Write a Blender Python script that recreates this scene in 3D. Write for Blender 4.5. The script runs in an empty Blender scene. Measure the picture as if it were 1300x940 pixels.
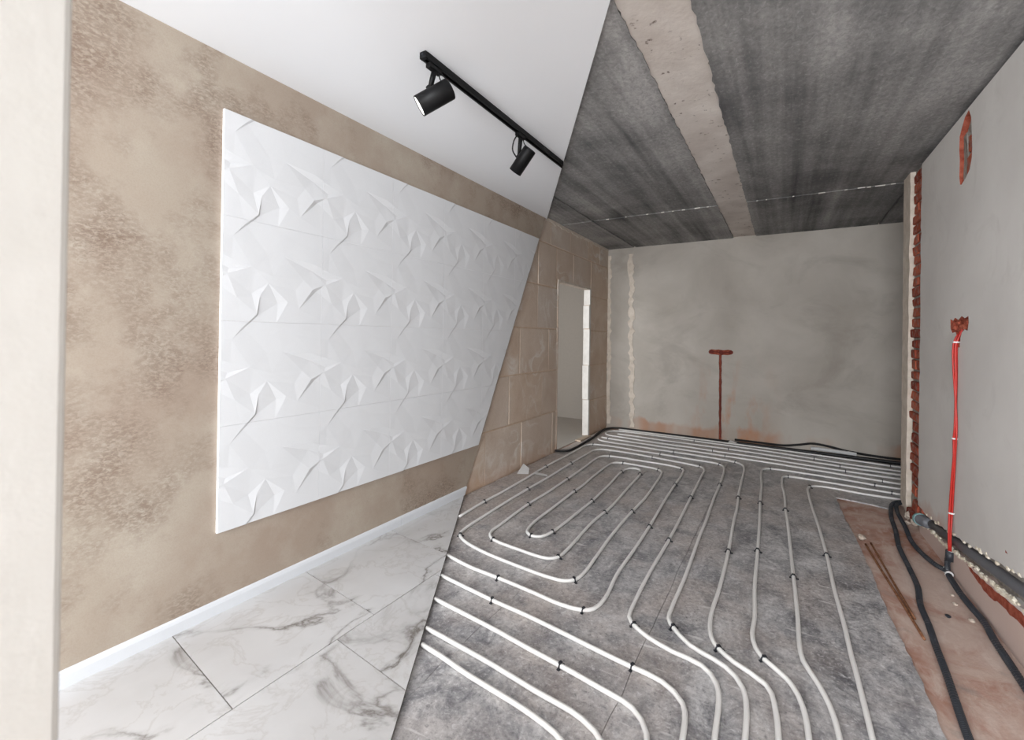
import bpy, bmesh, math, random
from mathutils import Vector, Matrix
from mathutils.geometry import delaunay_2d_cdt
from mathutils import noise as mnoise

random.seed(11)
SC = bpy.context.scene
COL = SC.collection

# ------------------------------------------------------------------ camera
F_PX = 578.75                      # focal length in pixels of the 1300 px wide frame
cam_d = bpy.data.cameras.new('camera')
cam = bpy.data.objects.new('camera', cam_d); COL.objects.link(cam)
cam_d.sensor_fit = 'HORIZONTAL'; cam_d.sensor_width = 36.0
cam_d.lens = 36.0 * F_PX / 1300.0
cam_d.shift_y = -45.0 / 1300.0     # the optical centre sits 45 px above the frame centre
cam_d.clip_start = 0.02
yaw, pitch, roll = math.radians(30.922), math.radians(0.246), math.radians(0.84)
fw = Vector((-math.sin(yaw) * math.cos(pitch), math.cos(yaw) * math.cos(pitch), math.sin(pitch)))
rt = Vector((math.cos(yaw), math.sin(yaw), 0)); up = rt.cross(fw)
r2 = math.cos(roll) * rt + math.sin(roll) * up
u2 = -math.sin(roll) * rt + math.cos(roll) * up
m3 = Matrix((r2, u2, -fw)).transposed()
cam.matrix_world = Matrix.Translation((0, 0, 1.355)) @ m3.to_4x4()
cam_d.dof.use_dof = True; cam_d.dof.focus_distance = 3.6; cam_d.dof.aperture_fstop = 4.0
SC.camera = cam

# ------------------------------------------------------------------ world, light, exposure
w = bpy.data.worlds.new('overcast_sky'); SC.world = w; w.use_nodes = True
w.node_tree.nodes['Background'].inputs[0].default_value = (0.86, 0.92, 1.0, 1)
w.node_tree.nodes['Background'].inputs[1].default_value = 1.0

def area(name, loc, rot, sx, sy, watt, col):
    d = bpy.data.lights.new(name, 'AREA'); d.shape = 'RECTANGLE'; d.size = sx; d.size_y = sy
    d.energy = watt; d.color = col
    o = bpy.data.objects.new(name, d); COL.objects.link(o); o.location = loc; o.rotation_euler = rot
    return o
# daylight through the big window behind the camera and through the window of the room beyond the doorway
area('daylight_window', (-0.75, -3.32, 1.45), (math.radians(90), 0, 0), 2.7, 2.1, 290, (0.94, 0.97, 1.0))
area('daylight_side_room', (-3.3, 3.15, 1.5), (math.radians(90), 0, 0), 1.4, 1.7, 38, (0.97, 0.985, 1.0))
vs = SC.view_settings
vs.view_transform = 'Standard'; vs.look = 'None'; vs.gamma = 1.0; vs.use_curve_mapping = False
vs.exposure = 0.48

# ------------------------------------------------------------------ room measures (metres)
H = 2.70
XL = -2.314                                   # raw face of the left wall
def YB(x): return 6.6265 - 0.02705 * x        # raw face of the back wall
def XR(y): return 0.9276 - 0.01808 * y        # plastered face of the right wall
Y0 = -3.4                                     # wall behind the camera
WALL_CUT = lambda z: 3.091 + 0.5387 * z       # slanting edge of the finished plaster (y at height z)
CEIL_CUT = lambda x: 0.708 - 1.6773 * x       # edge of the painted ceiling (y at x)
FLOOR_CUT = lambda x: -0.7376 - 1.6681 * x    # edge of the tiled floor (y at x)

# ------------------------------------------------------------------ node helpers
class NT:
    def __init__(s, name):
        s.m = bpy.data.materials.new(name); s.m.use_nodes = True
        s.t = s.m.node_tree; s.b = s.t.nodes['Principled BSDF']
        s.co = s.t.nodes.new('ShaderNodeTexCoord').outputs['Object']
    def n(s, t): return s.t.nodes.new(t)
    def l(s, a, b): s.t.links.new(a, b)
    def setin(s, sock, v):
        if hasattr(v, 'is_output') or isinstance(v, bpy.types.NodeSocket): s.l(v, sock)
        else: sock.default_value = v
    def map(s, scale=(1, 1, 1), loc=(0, 0, 0), rot=(0, 0, 0), co=None):
        n = s.n('ShaderNodeMapping'); s.l(co or s.co, n.inputs[0])
        n.inputs['Location'].default_value = loc; n.inputs['Rotation'].default_value = rot; n.inputs['Scale'].default_value = scale
        return n.outputs[0]
    def noise(s, scale, detail=4, rough=.55, dist=0, co=None):
        n = s.n('ShaderNodeTexNoise'); s.l(co or s.co, n.inputs['Vector'])
        n.inputs['Scale'].default_value = scale; n.inputs['Detail'].default_value = detail
        n.inputs['Roughness'].default_value = rough; n.inputs['Distortion'].default_value = dist
        return n.outputs['Fac']
    def vor(s, scale, co=None, feature='F1'):
        n = s.n('ShaderNodeTexVoronoi'); s.l(co or s.co, n.inputs['Vector']); n.feature = feature
        n.inputs['Scale'].default_value = scale
        return n.outputs['Distance']
    def ramp(s, f, stops):
        n = s.n('ShaderNodeValToRGB'); s.l(f, n.inputs[0]); e = n.color_ramp.elements
        while len(e) < len(stops): e.new(.5)
        for i, (p, c) in enumerate(stops):
            e[i].position = p; e[i].color = (c, c, c, 1) if isinstance(c, (int, float)) else (*c, 1)
        return n.outputs[0]
    def mix(s, f, a, b, mode='MIX'):
        n = s.n('ShaderNodeMix'); n.data_type = 'RGBA'; n.blend_type = mode
        s.setin(n.inputs[0], f)
        for sock, v in ((n.inputs[6], a), (n.inputs[7], b)):
            if isinstance(v, tuple): sock.default_value = (*v, 1)
            else: s.l(v, sock)
        return n.outputs[2]
    def math(s, op, a, b=0.0):
        n = s.n('ShaderNodeMath'); n.operation = op; s.setin(n.inputs[0], a); s.setin(n.inputs[1], b)
        return n.outputs[0]
    def sep(s, co=None):
        n = s.n('ShaderNodeSeparateXYZ'); s.l(co or s.co, n.inputs[0]); return n.outputs
    def rnd(s): return s.n('ShaderNodeObjectInfo').outputs['Random']
    def bump(s, h, strength=.3, dist=.01, prev=None):
        n = s.n('ShaderNodeBump'); s.l(h, n.inputs['Height']); n.inputs['Strength'].default_value = strength
        n.inputs['Distance'].default_value = dist
        if prev is not None: s.l(prev, n.inputs['Normal'])
        return n.outputs[0]
    def done(s, col=None, rough=.7, metal=0, nrm=None, spec=.5):
        if col is not None:
            if isinstance(col, tuple): s.b.inputs['Base Color'].default_value = (*col, 1)
            else: s.l(col, s.b.inputs['Base Color'])
        s.setin(s.b.inputs['Roughness'], rough); s.setin(s.b.inputs['Metallic'], metal)
        s.b.inputs['Specular IOR Level'].default_value = spec
        if nrm is not None: s.l(nrm, s.b.inputs['Normal'])
        return s.m

def srgb(r, g, b):
    f = lambda c: (c / 12.92 if c <= .04045 else ((c + .055) / 1.055) ** 2.4)
    return tuple(f(v / 255) for v in (r, g, b))

def m_plain(name, col, rough=.5, metal=0, spec=.5, var=.06):
    t = NT(name)
    n = t.noise(30, 3)
    c = t.mix(n, tuple(max(0, v * (1 - var)) for v in col), tuple(min(1, v * (1 + var)) for v in col))
    return t.done(c, rough, metal, spec=spec)

# decorative beige plaster of the finished wall
def m_deco():
    t = NT('decorative_plaster')
    big = t.noise(1.5, 3, .5, .3, co=t.map(loc=(0, 1.3, 4.1)))
    side = t.ramp(t.math('MULTIPLY', t.sep()[1], .4), [(.24, .13), (.50, 0)])
    mask = t.math('ADD', big, side)
    mask = t.math('ADD', mask, t.math('MULTIPLY', t.math('SUBTRACT', t.noise(6, 5, .65), .5), .6))
    worm = t.noise(95, 5, .68, .5, co=t.map(scale=(1, .55, 1), rot=(math.radians(28), 0, 0)))
    patch = t.ramp(mask, [(.50, 0), (.78, 1)])
    speck = t.math('MULTIPLY', patch, t.ramp(worm, [(.38, 0), (.56, 1)]))
    hue = t.noise(1.1, 3, .5, co=t.map(loc=(3, 7, 2)))
    base = t.mix(t.ramp(hue, [(.35, 0), (.7, 1)]), srgb(162, 146, 132), srgb(172, 161, 147))
    base = t.mix(t.ramp(t.noise(3.2, 5, .6), [(.45, 0), (.75, .6)]), base, srgb(188, 180, 167))
    c = t.mix(t.math('MULTIPLY', speck, .95), base, srgb(120, 101, 88))
    fine = t.noise(200, 2, .6)
    c = t.mix(t.math('MULTIPLY', t.ramp(fine, [(.42, 0), (.7, 1)]), .2), c, srgb(142, 124, 107))
    h = t.math('ADD', t.math('MULTIPLY', speck, -.6), t.math('MULTIPLY', fine, .2))
    return t.done(c, .65, 0, t.bump(h, .25, .005), spec=.25)

def m_gypsum_panel():
    t = NT('white_gypsum_relief')
    f = t.noise(120, 4, .6)
    return t.done(t.mix(f, (.70, .71, .725), (.735, .74, .755)), .8, 0, t.bump(f, .06, .002), spec=.2)

def m_white_paint():
    t = NT('white_ceiling_paint')
    return t.done(t.mix(t.noise(2.2, 3), (.79, .80, .82), (.82, .83, .85)), .8, 0, t.bump(t.noise(200, 2), .04, .001), spec=.2)

def m_marble():
    t = NT('white_marble_tile')
    oi = t.rnd()
    off = t.n('ShaderNodeCombineXYZ')
    t.l(t.math('MULTIPLY', oi, 17.0), off.inputs[0]); t.l(t.math('MULTIPLY', oi, 5.0), off.inputs[1])
    va = t.n('ShaderNodeVectorMath'); va.operation = 'ADD'; t.l(t.co, va.inputs[0]); t.l(off.outputs[0], va.inputs[1])
    co = va.outputs[0]
    rot = t.map(scale=(1.0, .6, 1), rot=(0, 0, math.radians(-35)), co=co)
    n1 = t.noise(1.9, 8, .55, .55, co=rot)
    vein = t.ramp(t.math('ABSOLUTE', t.math('SUBTRACT', n1, .5)), [(0, .95), (.006, .6), (.02, .14), (.045, 0)])
    n2 = t.noise(3.6, 7, .6, .8, co=co)
    v2 = t.ramp(t.math('ABSOLUTE', t.math('SUBTRACT', n2, .5)), [(0, .7), (.008, .35), (.03, 0)])
    gate = t.ramp(t.noise(1.8, 2, co=t.map(loc=(4, 4, 0), co=co)), [(.40, .1), (.60, 1)])
    cloud = t.ramp(t.noise(2.2, 4, .55, co=co), [(.3, 0), (.8, 1)])
    c = t.mix(cloud, srgb(206, 205, 205), srgb(188, 186, 185))
    c = t.mix(t.math('MULTIPLY', v2, .42), c, srgb(160, 152, 145))
    c = t.mix(t.math('MULTIPLY', vein, gate), c, srgb(104, 97, 90))
    return t.done(c, .2, 0, spec=.5)

def m_block():
    t = NT('gypsum_block')
    r = t.rnd()
    n = t.noise(2.6, 5, .6, .4)
    c = t.mix(t.ramp(n, [(.3, 0), (.7, 1)]), srgb(198, 174, 152), srgb(220, 203, 186))
    c = t.mix(t.math('MULTIPLY', r, .5), c, srgb(208, 200, 192))
    # whitish trowel swirls
    sw = t.noise(3.0, 2, .4, 1.6, co=t.map(loc=(0, 5, 2)))
    line = t.ramp(t.math('ABSOLUTE', t.math('SUBTRACT', sw, .5)), [(0, .9), (.025, .6), (.07, 0)])
    gate = t.ramp(t.noise(2.0, 2, co=t.map(loc=(1, 2, 9))), [(.45, 0), (.65, 1)])
    c = t.mix(t.math('MULTIPLY', line, gate), c, srgb(228, 222, 214))
    st = t.ramp(t.sep()[2], [(.0, 1), (.16, 0)])
    c = t.mix(t.math('MULTIPLY', t.math('MULTIPLY', st, t.noise(6, 4)), .8), c, srgb(196, 148, 114))
    f = t.noise(70, 5, .65)
    c = t.mix(t.math('MULTIPLY', t.ramp(f, [(.35, 0), (.7, 1)]), .25), c, srgb(168, 142, 120))
    return t.done(c, .9, 0, t.bump(f, .3, .004), spec=.1)

def m_mortar(name, a, b, sc=18):
    t = NT(name)
    n = t.noise(sc, 6, .65)
    return t.done(t.mix(t.ramp(n, [(.3, 0), (.7, 1)]), a, b), .95, 0, t.bump(n, .5, .008), spec=.1)

def m_concrete():
    t = NT('ceiling_concrete')
    r = t.rnd()
    st = t.noise(1.0, 4, .55, 0, co=t.map(scale=(5.5, .22, 1)))
    st2 = t.noise(1.0, 4, .6, 0, co=t.map(scale=(24, .5, 1), loc=(3, 0, 0)))
    big = t.noise(1.3, 5, .6, .4, co=t.map(loc=(2, 8, 0)))
    f = t.math('ADD', t.math('MULTIPLY', st, .5), t.math('ADD', t.math('MULTIPLY', st2, .12), t.math('MULTIPLY', big, .38)))
    c = t.mix(t.ramp(f, [(.38, 0), (.62, 1)]), srgb(90, 90, 91), srgb(176, 174, 172))
    mott = t.noise(46, 6, .75, .6, co=t.map(scale=(1, .7, 1)))
    c = t.mix(t.math('MULTIPLY', t.ramp(mott, [(.42, 0), (.66, 1)]), .42), c, srgb(74, 74, 76))
    c = t.mix(t.math('MULTIPLY', t.ramp(mott, [(.30, 1), (.42, 0)]), .35), c, srgb(205, 203, 200))
    return t.done(c, .85, 0, t.bump(t.math('ADD', mott, t.math('MULTIPLY', st2, .3)), .4, .006), spec=.15)

def m_screed():
    t = NT('joint_screed')
    n = t.noise(3, 5, .6)
    c = t.mix(t.ramp(n, [(.3, 0), (.7, 1)]), srgb(190, 180, 172), srgb(222, 215, 208))
    pits = t.ramp(t.noise(22, 4, .6), [(.28, 1), (.36, 0)])
    c = t.mix(pits, c, srgb(110, 96, 88))
    return t.done(c, .9, 0, t.bump(t.noise(40, 4), .3, .006), spec=.1)

def m_plaster_back():
    t = NT('grey_render')
    n = t.noise(1.2, 5, .55, .3)
    c = t.mix(t.ramp(n, [(.3, 0), (.7, 1)]), srgb(168, 161, 152), srgb(194, 188, 180))
    c = t.mix(t.ramp(t.noise(.9, 6, .62, 1.0, co=t.map(scale=(1, 1, 1.6), loc=(5, 0, 1))), [(.52, 0), (.66, .35)]), c, srgb(142, 134, 125))
    z = t.sep()[2]; x = t.sep()[0]
    low = t.ramp(t.math('ADD', z, t.math('MULTIPLY', t.noise(4, 4, co=t.map(scale=(1, 1, .5))), -.28)), [(-.20 + .2, 1), (.06, 0)])
    low = t.math('MULTIPLY', low, t.ramp(t.noise(1.7, 3, co=t.map(loc=(2.2, 0, 0), scale=(1, 1, .1))), [(.42, 0), (.6, 1)]))
    c = t.mix(t.math('MULTIPLY', low, .7), c, srgb(176, 128, 98))
    # brick-dust streaks around the chased groove
    dx = t.math('ABSOLUTE', t.math('ADD', x, .62))
    near = t.ramp(dx, [(.0, 1), (.6, 0)])
    streak = t.ramp(t.noise(4, 5, .6, co=t.map(scale=(1.6, 1, .6), loc=(7, 0, 3))), [(.47, 0), (.64, 1)])
    hz = t.ramp(t.math('MULTIPLY', z, .5), [(.05, 1), (.62, 0)])
    c = t.mix(t.math('MULTIPLY', t.math('MULTIPLY', near, streak), t.math('MULTIPLY', hz, .9)), c, srgb(184, 128, 92))
    f = t.noise(55, 4, .6)
    return t.done(c, .9, 0, t.bump(f, .12, .004), spec=.12)

def m_plaster_right():
    t = NT('pale_grey_render')
    n = t.noise(1.3, 5, .55, .3)
    c = t.mix(t.ramp(n, [(.3, 0), (.7, 1)]), srgb(208, 204, 200), srgb(224, 221, 217))
    c = t.mix(t.ramp(t.noise(2.6, 6, .65, 1), [(.58, 0), (.7, .3)]), c, srgb(194, 189, 184))
    z = t.sep()[2]
    low = t.ramp(t.math('ADD', z, t.math('MULTIPLY', t.noise(5, 4), -.30)), [(.0, 1), (.09, 0)])
    c = t.mix(t.math('MULTIPLY', low, .5), c, srgb(192, 146, 126))
    return t.done(c, .9, 0, t.bump(t.noise(60, 4, .6), .1, .004), spec=.12)

def m_brick():
    t = NT('red_brick')
    r = t.rnd()
    c = t.mix(r, srgb(140, 62, 48), srgb(196, 108, 82))
    n = t.noise(26, 5, .65)
    c = t.mix(t.ramp(n, [(.48, 0), (.68, .8)]), c, srgb(168, 146, 136))
    c = t.mix(t.ramp(t.noise(14, 4, .6), [(.55, 0), (.7, .5)]), c, srgb(110, 44, 36))
    return t.done(c, .9, 0, t.bump(n, .6, .006), spec=.1)

def m_foil():
    t = NT('grey_foil_insulation')
    big = t.noise(1.6, 5, .62, .5)
    scuff = t.noise(7, 8, .74, .6, co=t.map(scale=(1, .6, 1), rot=(0, 0, .5)))
    c = t.mix(t.ramp(scuff, [(.36, 0), (.62, 1)]), srgb(112, 112, 117), srgb(208, 206, 206))
    c = t.mix(t.ramp(big, [(.44, 0), (.64, .6)]), c, srgb(186, 173, 165))
    xyz = t.sep()
    left = t.ramp(t.math('ADD', t.math('MULTIPLY', xyz[0], -.4), t.math('MULTIPLY', t.math('SUBTRACT', t.noise(2, 3), .5), .5)), [(.5, 0), (.95, .6)])
    c = t.mix(left, c, srgb(190, 174, 163))
    blot = t.ramp(t.noise(4.5, 6, .7, .3, co=t.map(loc=(5, 2, 0))), [(.54, 0), (.66, .55)])
    c = t.mix(blot, c, srgb(104, 103, 108))
    wrink = t.noise(46, 7, .85, .4)
    c = t.mix(t.ramp(wrink, [(.53, 0), (.66, .7)]), c, srgb(238, 237, 238))
    c = t.mix(t.ramp(wrink, [(.34, .8), (.47, 0)]), c, srgb(84, 83, 88))
    scr = t.noise(1.0, 3, .5, .3, co=t.map(scale=(5, 34, 1), rot=(0, 0, -.35)))
    c = t.mix(t.ramp(scr, [(.66, 0), (.72, .6)]), c, srgb(228, 226, 225))
    h = t.math('ADD', t.math('MULTIPLY', scuff, .5), t.math('MULTIPLY', wrink, .5))
    ro = t.ramp(scuff, [(.3, .30), (.7, .55)])
    return t.done(c, ro, .12, t.bump(h, .5, .006), spec=.6)

def m_red_floor():
    t = NT('brick_dust_screed')
    n = t.noise(2.2, 6, .62, .5)
    c = t.mix(t.ramp(n, [(.40, 0), (.62, 1)]), srgb(204, 182, 170), srgb(168, 118, 98))
    d = t.noise(16, 6, .7, .5, co=t.map(scale=(1, .4, 1), rot=(0, 0, -.7)))
    c = t.mix(t.ramp(d, [(.48, 0), (.7, .6)]), c, srgb(220, 204, 194))
    c = t.mix(t.ramp(t.noise(7, 5, .6, co=t.map(loc=(3, 3, 0))), [(.62, 0), (.75, .6)]), c, srgb(150, 142, 136))
    return t.done(c, .92, 0, t.bump(t.noise(40, 6, .7), .4, .006), spec=.1)

def m_rough_white():
    t = NT('near_white_plaster')
    n = t.noise(11, 5, .6, .3)
    return t.done(t.mix(n, srgb(196, 194, 189), srgb(205, 203, 199)), .9, 0, t.bump(t.noise(30, 4, .55), .3, .004), spec=.15)

def m_emit(name, col, s):
    t = NT(name); t.done(col, .4)
    t.b.inputs['Emission Color'].default_value = (*col, 1); t.b.inputs['Emission Strength'].default_value = s
    return t.m

M = dict(
    deco=m_deco(), panel=m_gypsum_panel(), paint=m_white_paint(), marble=m_marble(), block=m_block(),
    mortar=m_mortar('block_mortar', srgb(194, 168, 145), srgb(212, 190, 168)),
    bmortar=m_mortar('brick_mortar', srgb(128, 120, 112), srgb(176, 170, 162), 26),
    brickcore=m_mortar('broken_brick', srgb(124, 54, 42), srgb(176, 100, 80), 30),
    concrete=m_concrete(), screed=m_screed(), render=m_plaster_back(), render_r=m_plaster_right(),
    brick=m_brick(), foil=m_foil(), redfloor=m_red_floor(), rough=m_rough_white(),
    patch=m_mortar('pale_patch_plaster', srgb(196, 184, 170), srgb(222, 212, 200), 14),
    hall=m_plain('plain_grey_render', srgb(176, 171, 164), .9, spec=.1),
    jamb=m_mortar('white_block', srgb(206, 202, 196), srgb(222, 219, 214), 12),
    foam=m_mortar('cream_foam', srgb(206, 192, 168), srgb(238, 232, 218), 30),
    stone=m_mortar('pale_rubble', srgb(176, 160, 146), srgb(214, 202, 190), 40),
    skirting=m_plain('white_skirting', (.68, .70, .73), .35, var=.02),
    pex=m_plain('white_pex_pipe', (.80, .79, .77), .32, var=.03),
    black=m_plain('black_metal', (.004, .004, .0045), .5, 0, spec=.22, var=.1),
    blackp=m_plain('black_plastic', (.016, .018, .024), .42, var=.1),
    corr=m_plain('black_corrugated', (.030, .034, .042), .45, var=.15),
    cable=m_plain('black_cable', (.010, .010, .011), .5, var=.15),
    redc=m_plain('red_conduit', srgb(186, 44, 36), .45, var=.2),
    redd=m_plain('dark_red_dust', srgb(112, 48, 38), .9, var=.35),
    tie=m_plain('white_cable_tie', (.8, .8, .8), .4, var=.03),
    sewer=m_plain('grey_sewer_pipe', srgb(104, 106, 112), .5, var=.12),
    teal=m_plain('teal_pipe_cap', srgb(120, 158, 160), .5, var=.1),
    rust=m_mortar('rusty_rod', srgb(104, 62, 42), srgb(164, 120, 92), 60),
    silver=m_plain('silver_foil', (.86, .87, .88), .3, .3, var=.1),
    grout=m_plain('dark_grout', srgb(104, 98, 92), .9, var=.1),
    lens=m_emit('lit_lens', (1.0, .98, .95), 1.6),
    wood=m_plain('pale_board', srgb(186, 168, 148), .8, var=.15),
    frame=m_plain('white_window_frame', (.8, .8, .8), .4, var=.02),
)

# ------------------------------------------------------------------ mesh helpers
def mesh_obj(name, verts, faces, mat, parent=None, smooth=False, loc=None):
    base = Vector(parent.matrix_world.translation) if parent is not None else Vector((0, 0, 0))
    if parent is not None and parent.parent is not None:
        base = abs_loc(parent)
    elif parent is not None:
        base = parent.location.copy()
    l = Vector(loc) if loc is not None else base
    me = bpy.data.meshes.new(name)
    me.from_pydata([tuple(Vector(v) - l) for v in verts], [], faces)
    me.materials.append(mat)
    if smooth:
        for p in me.polygons: p.use_smooth = True
    me.update()
    o = bpy.data.objects.new(name, me); COL.objects.link(o)
    o.parent = parent; o.location = l - base
    return o

def abs_loc(o):
    v = Vector((0, 0, 0))
    while o is not None: v += o.location; o = o.parent
    return v

def tag(o, label, cat=None, group=None, kind=None):
    o['label'] = label
    if cat: o['category'] = cat
    if group: o['group'] = group
    if kind: o['kind'] = kind
    return o

def struct(o, label, cat='wall'):
    o['kind'] = 'structure'; o['label'] = label; o['category'] = cat; return o

def thing(name, loc, label, cat, group=None):
    o = bpy.data.objects.new(name, None); COL.objects.link(o); o.location = loc
    o.empty_display_size = .05
    return tag(o, label, cat, group)

def box_vf(a, b, jit=0.0):
    (x0, y0, z0), (x1, y1, z1) = a, b
    v = [(x, y, z) for x in (x0, x1) for y in (y0, y1) for z in (z0, z1)]
    if jit: v = [tuple(c + random.uniform(-jit, jit) for c in p) for p in v]
    f = [(0, 1, 3, 2), (4, 6, 7, 5), (0, 4, 5, 1), (2, 3, 7, 6), (0, 2, 6, 4), (1, 5, 7, 3)]
    return v, f

def box(name, a, b, mat, parent=None, bevel=0, jit=0, loc=None):
    v, f = box_vf(a, b, jit)
    o = mesh_obj(name, v, f, mat, parent, loc=loc)
    if bevel: bevel_mesh(o, bevel)
    return o

def bevel_mesh(o, w, seg=1):
    bm = bmesh.new(); bm.from_mesh(o.data)
    bmesh.ops.bevel(bm, geom=bm.edges[:], offset=w, segments=seg, affect='EDGES', profile=.5)
    bm.to_mesh(o.data); bm.free(); o.data.update()

def cat_vf(parts):
    V, F = [], []
    for v, f in parts:
        k = len(V); V += list(v); F += [tuple(i + k for i in q) for q in f]
    return V, F

def inside(p, poly):
    c = False; n = len(poly); j = n - 1
    for i in range(n):
        xi, yi = poly[i]; xj, yj = poly[j]
        if (yi > p[1]) != (yj > p[1]) and p[0] < (xj - xi) * (p[1] - yi) / (yj - yi) + xi: c = not c
        j = i
    return c

def plate_vf(outer, holes, front, back):
    """flat plate with holes: front/back map a 2-D point to 3-D points on the two faces"""
    loops = [outer] + list(holes)
    pts, edges = [], []
    for lp in loops:
        k = len(pts); pts += [Vector(p) for p in lp]
        edges += [(k + i, k + (i + 1) % len(lp)) for i in range(len(lp))]
    V2, E2, F2, _, _, _ = delaunay_2d_cdt(pts, edges, [], 0, 1e-6)
    tris = []
    for f in F2:
        c = sum((V2[i] for i in f), Vector((0, 0))) / len(f)
        if inside(c, outer) and not any(inside(c, h) for h in holes): tris.append(tuple(f))
    n = len(V2)
    verts = [front(v.x, v.y) for v in V2] + [back(v.x, v.y) for v in V2]
    faces = list(tris) + [tuple(i + n for i in reversed(f)) for f in tris]
    k = len(verts)
    for lp in loops:
        m = len(lp)
        for i in range(m):
            a, b = lp[i], lp[(i + 1) % m]
            verts += [front(*a), front(*b), back(*b), back(*a)]
            faces.append((k, k + 1, k + 2, k + 3)); k += 4
    return verts, faces

def plate(name, outer, holes, front, back, mat, parent=None, hole_mat=None):
    v, f = plate_vf(outer, holes, front, back)
    o = mesh_obj(name, v, f, mat, parent)
    if hole_mat:
        o.data.materials.append(hole_mat)
        for p in list(o.data.polygons)[len(f) - sum(len(h) for h in holes):]: p.material_index = 1
    bm = bmesh.new(); bm.from_mesh(o.data); bmesh.ops.recalc_face_normals(bm, faces=bm.faces[:]); bm.to_mesh(o.data); bm.free()
    return o

def ragged(a, b, step, amp, seed=0):
    """points from a to b (b excluded) with a ragged sideways wobble"""
    a, b = Vector(a), Vector(b); d = b - a; L = d.length; n = max(1, int(L / step)); nrm = Vector((-d.y, d.x)) / L
    rr = random.Random(seed); out = []
    for i in range(n):
        o = 0 if i == 0 else rr.uniform(-amp, amp)
        p = a + d * (i / n) + nrm * o
        out.append((p.x, p.y))
    return out

def catmull(pts, step):
    P = [Vector(p) for p in pts]; out = []
    for i in range(len(P) - 1):
        p0 = P[i - 1] if i else P[0] * 2 - P[1]
        p1, p2 = P[i], P[i + 1]
        p3 = P[i + 2] if i + 2 < len(P) else P[-1] * 2 - P[-2]
        d01 = max((p1 - p0).length ** .5, 1e-4); d12 = max((p2 - p1).length ** .5, 1e-4); d23 = max((p3 - p2).length ** .5, 1e-4)
        n = max(2, int((p2 - p1).length / step))
        for k in range(n):
            t = k / n * d12
            A1 = p0 * ((-t) / d01) + p1 * ((t + d01) / d01)
            A2 = p1 * ((d12 - t) / d12) + p2 * (t / d12)
            A3 = p2 * ((d12 + d23 - t) / d23) + p3 * ((t - d12) / d23)
            B1 = A1 * ((d12 - t) / (d01 + d12)) + A2 * ((t + d01) / (d01 + d12))
            B2 = A2 * ((d12 + d23 - t) / (d12 + d23)) + A3 * (t / (d12 + d23))
            out.append(B1 * ((d12 - t) / d12) + B2 * (t / d12))
    out.append(P[-1]); return out

def tube_vf(pts, rad, seg=8, cap=True):
    P = [Vector(p) for p in pts]; n = len(P)
    T = [(P[min(i + 1, n - 1)] - P[max(i - 1, 0)]).normalized() for i in range(n)]
    ref = Vector((0, 0, 1)) if abs(T[0].z) < .9 else Vector((1, 0, 0))
    N = (ref - T[0] * ref.dot(T[0])).normalized(); V, F = [], []
    for i in range(n):
        N = (N - T[i] * N.dot(T[i])).normalized(); B = T[i].cross(N)
        r = rad[i] if isinstance(rad, (list, tuple)) else rad
        for k in range(seg):
            a = 2 * math.pi * k / seg
            V.append(tuple(P[i] + (N * math.cos(a) + B * math.sin(a)) * r))
    for i in range(n - 1):
        for k in range(seg):
            a, b = i * seg + k, i * seg + (k + 1) % seg
            F.append((a, b, b + seg, a + seg))
    if cap: F.append(tuple(range(seg - 1, -1, -1))); F.append(tuple((n - 1) * seg + k for k in range(seg)))
    return V, F

def tube(name, pts, rad, mat, parent=None, seg=8, step=None, loc=None):
    if step: pts = catmull(pts, step)
    return mesh_obj(name, *tube_vf(pts, rad, seg), mat, parent, smooth=True, loc=loc)

def corrugated(name, pts, r, mat, parent=None, pitch=.009, seg=8):
    P = catmull(pts, pitch / 2)
    # re-space evenly
    out = [P[0]]; acc = 0
    for a, b in zip(P, P[1:]):
        acc += (b - a).length
        if acc >= pitch / 2: out.append(b); acc = 0
    rad = [r if i % 2 else r * .84 for i in range(len(out))]
    return mesh_obj(name, *tube_vf(out, rad, seg), mat, parent, smooth=False)

def turned_vf(p0, axis, prof, seg=24):
    """turned shape; prof lists (distance along the axis, radius)"""
    a = Vector(axis).normalized(); ref = Vector((0, 0, 1)) if abs(a.z) < .9 else Vector((1, 0, 0))
    N = (ref - a * ref.dot(a)).normalized(); B = a.cross(N); V, F = [], []
    for d, r in prof:
        for k in range(seg):
            t = 2 * math.pi * k / seg; V.append(tuple(Vector(p0) + a * d + (N * math.cos(t) + B * math.sin(t)) * r))
    n = len(prof)
    for i in range(n - 1):
        for k in range(seg):
            q, w_ = i * seg + k, i * seg + (k + 1) % seg
            F.append((q, w_, w_ + seg, q + seg))
    F.append(tuple(range(seg - 1, -1, -1))); F.append(tuple((n - 1) * seg + k for k in range(seg)))
    return V, F

def lump(name, c, size, mat, parent=None, seed=0):
    bm = bmesh.new(); bmesh.ops.create_icosphere(bm, subdivisions=2, radius=1)
    for v in bm.verts:
        k = 1 + .45 * mnoise.noise(v.co * 1.7 + Vector((seed * 3.1, seed, 0)))
        v.co = Vector((v.co.x * size[0] * k, v.co.y * size[1] * k, v.co.z * size[2] * k))
    zmin = min(v.co.z for v in bm.verts)
    verts = [tuple(Vector(c) + v.co - Vector((0, 0, zmin))) for v in bm.verts]
    bm.verts.index_update(); faces = [tuple(v.index for v in f.verts) for f in bm.faces]; bm.free()
    return mesh_obj(name, verts, faces, mat, parent, loc=c if parent is None else None)

# ================================================================== SETTING
# ---- floor: dusty screed, foil insulation sheets, marble tiles
floor = mesh_obj('floor', *box_vf((-4.6, Y0, -.16), (2.6, 7.3, -.012)), M['redfloor'])
struct(floor, 'dusty reddish bare screed strip along the right wall', 'floor')

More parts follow.
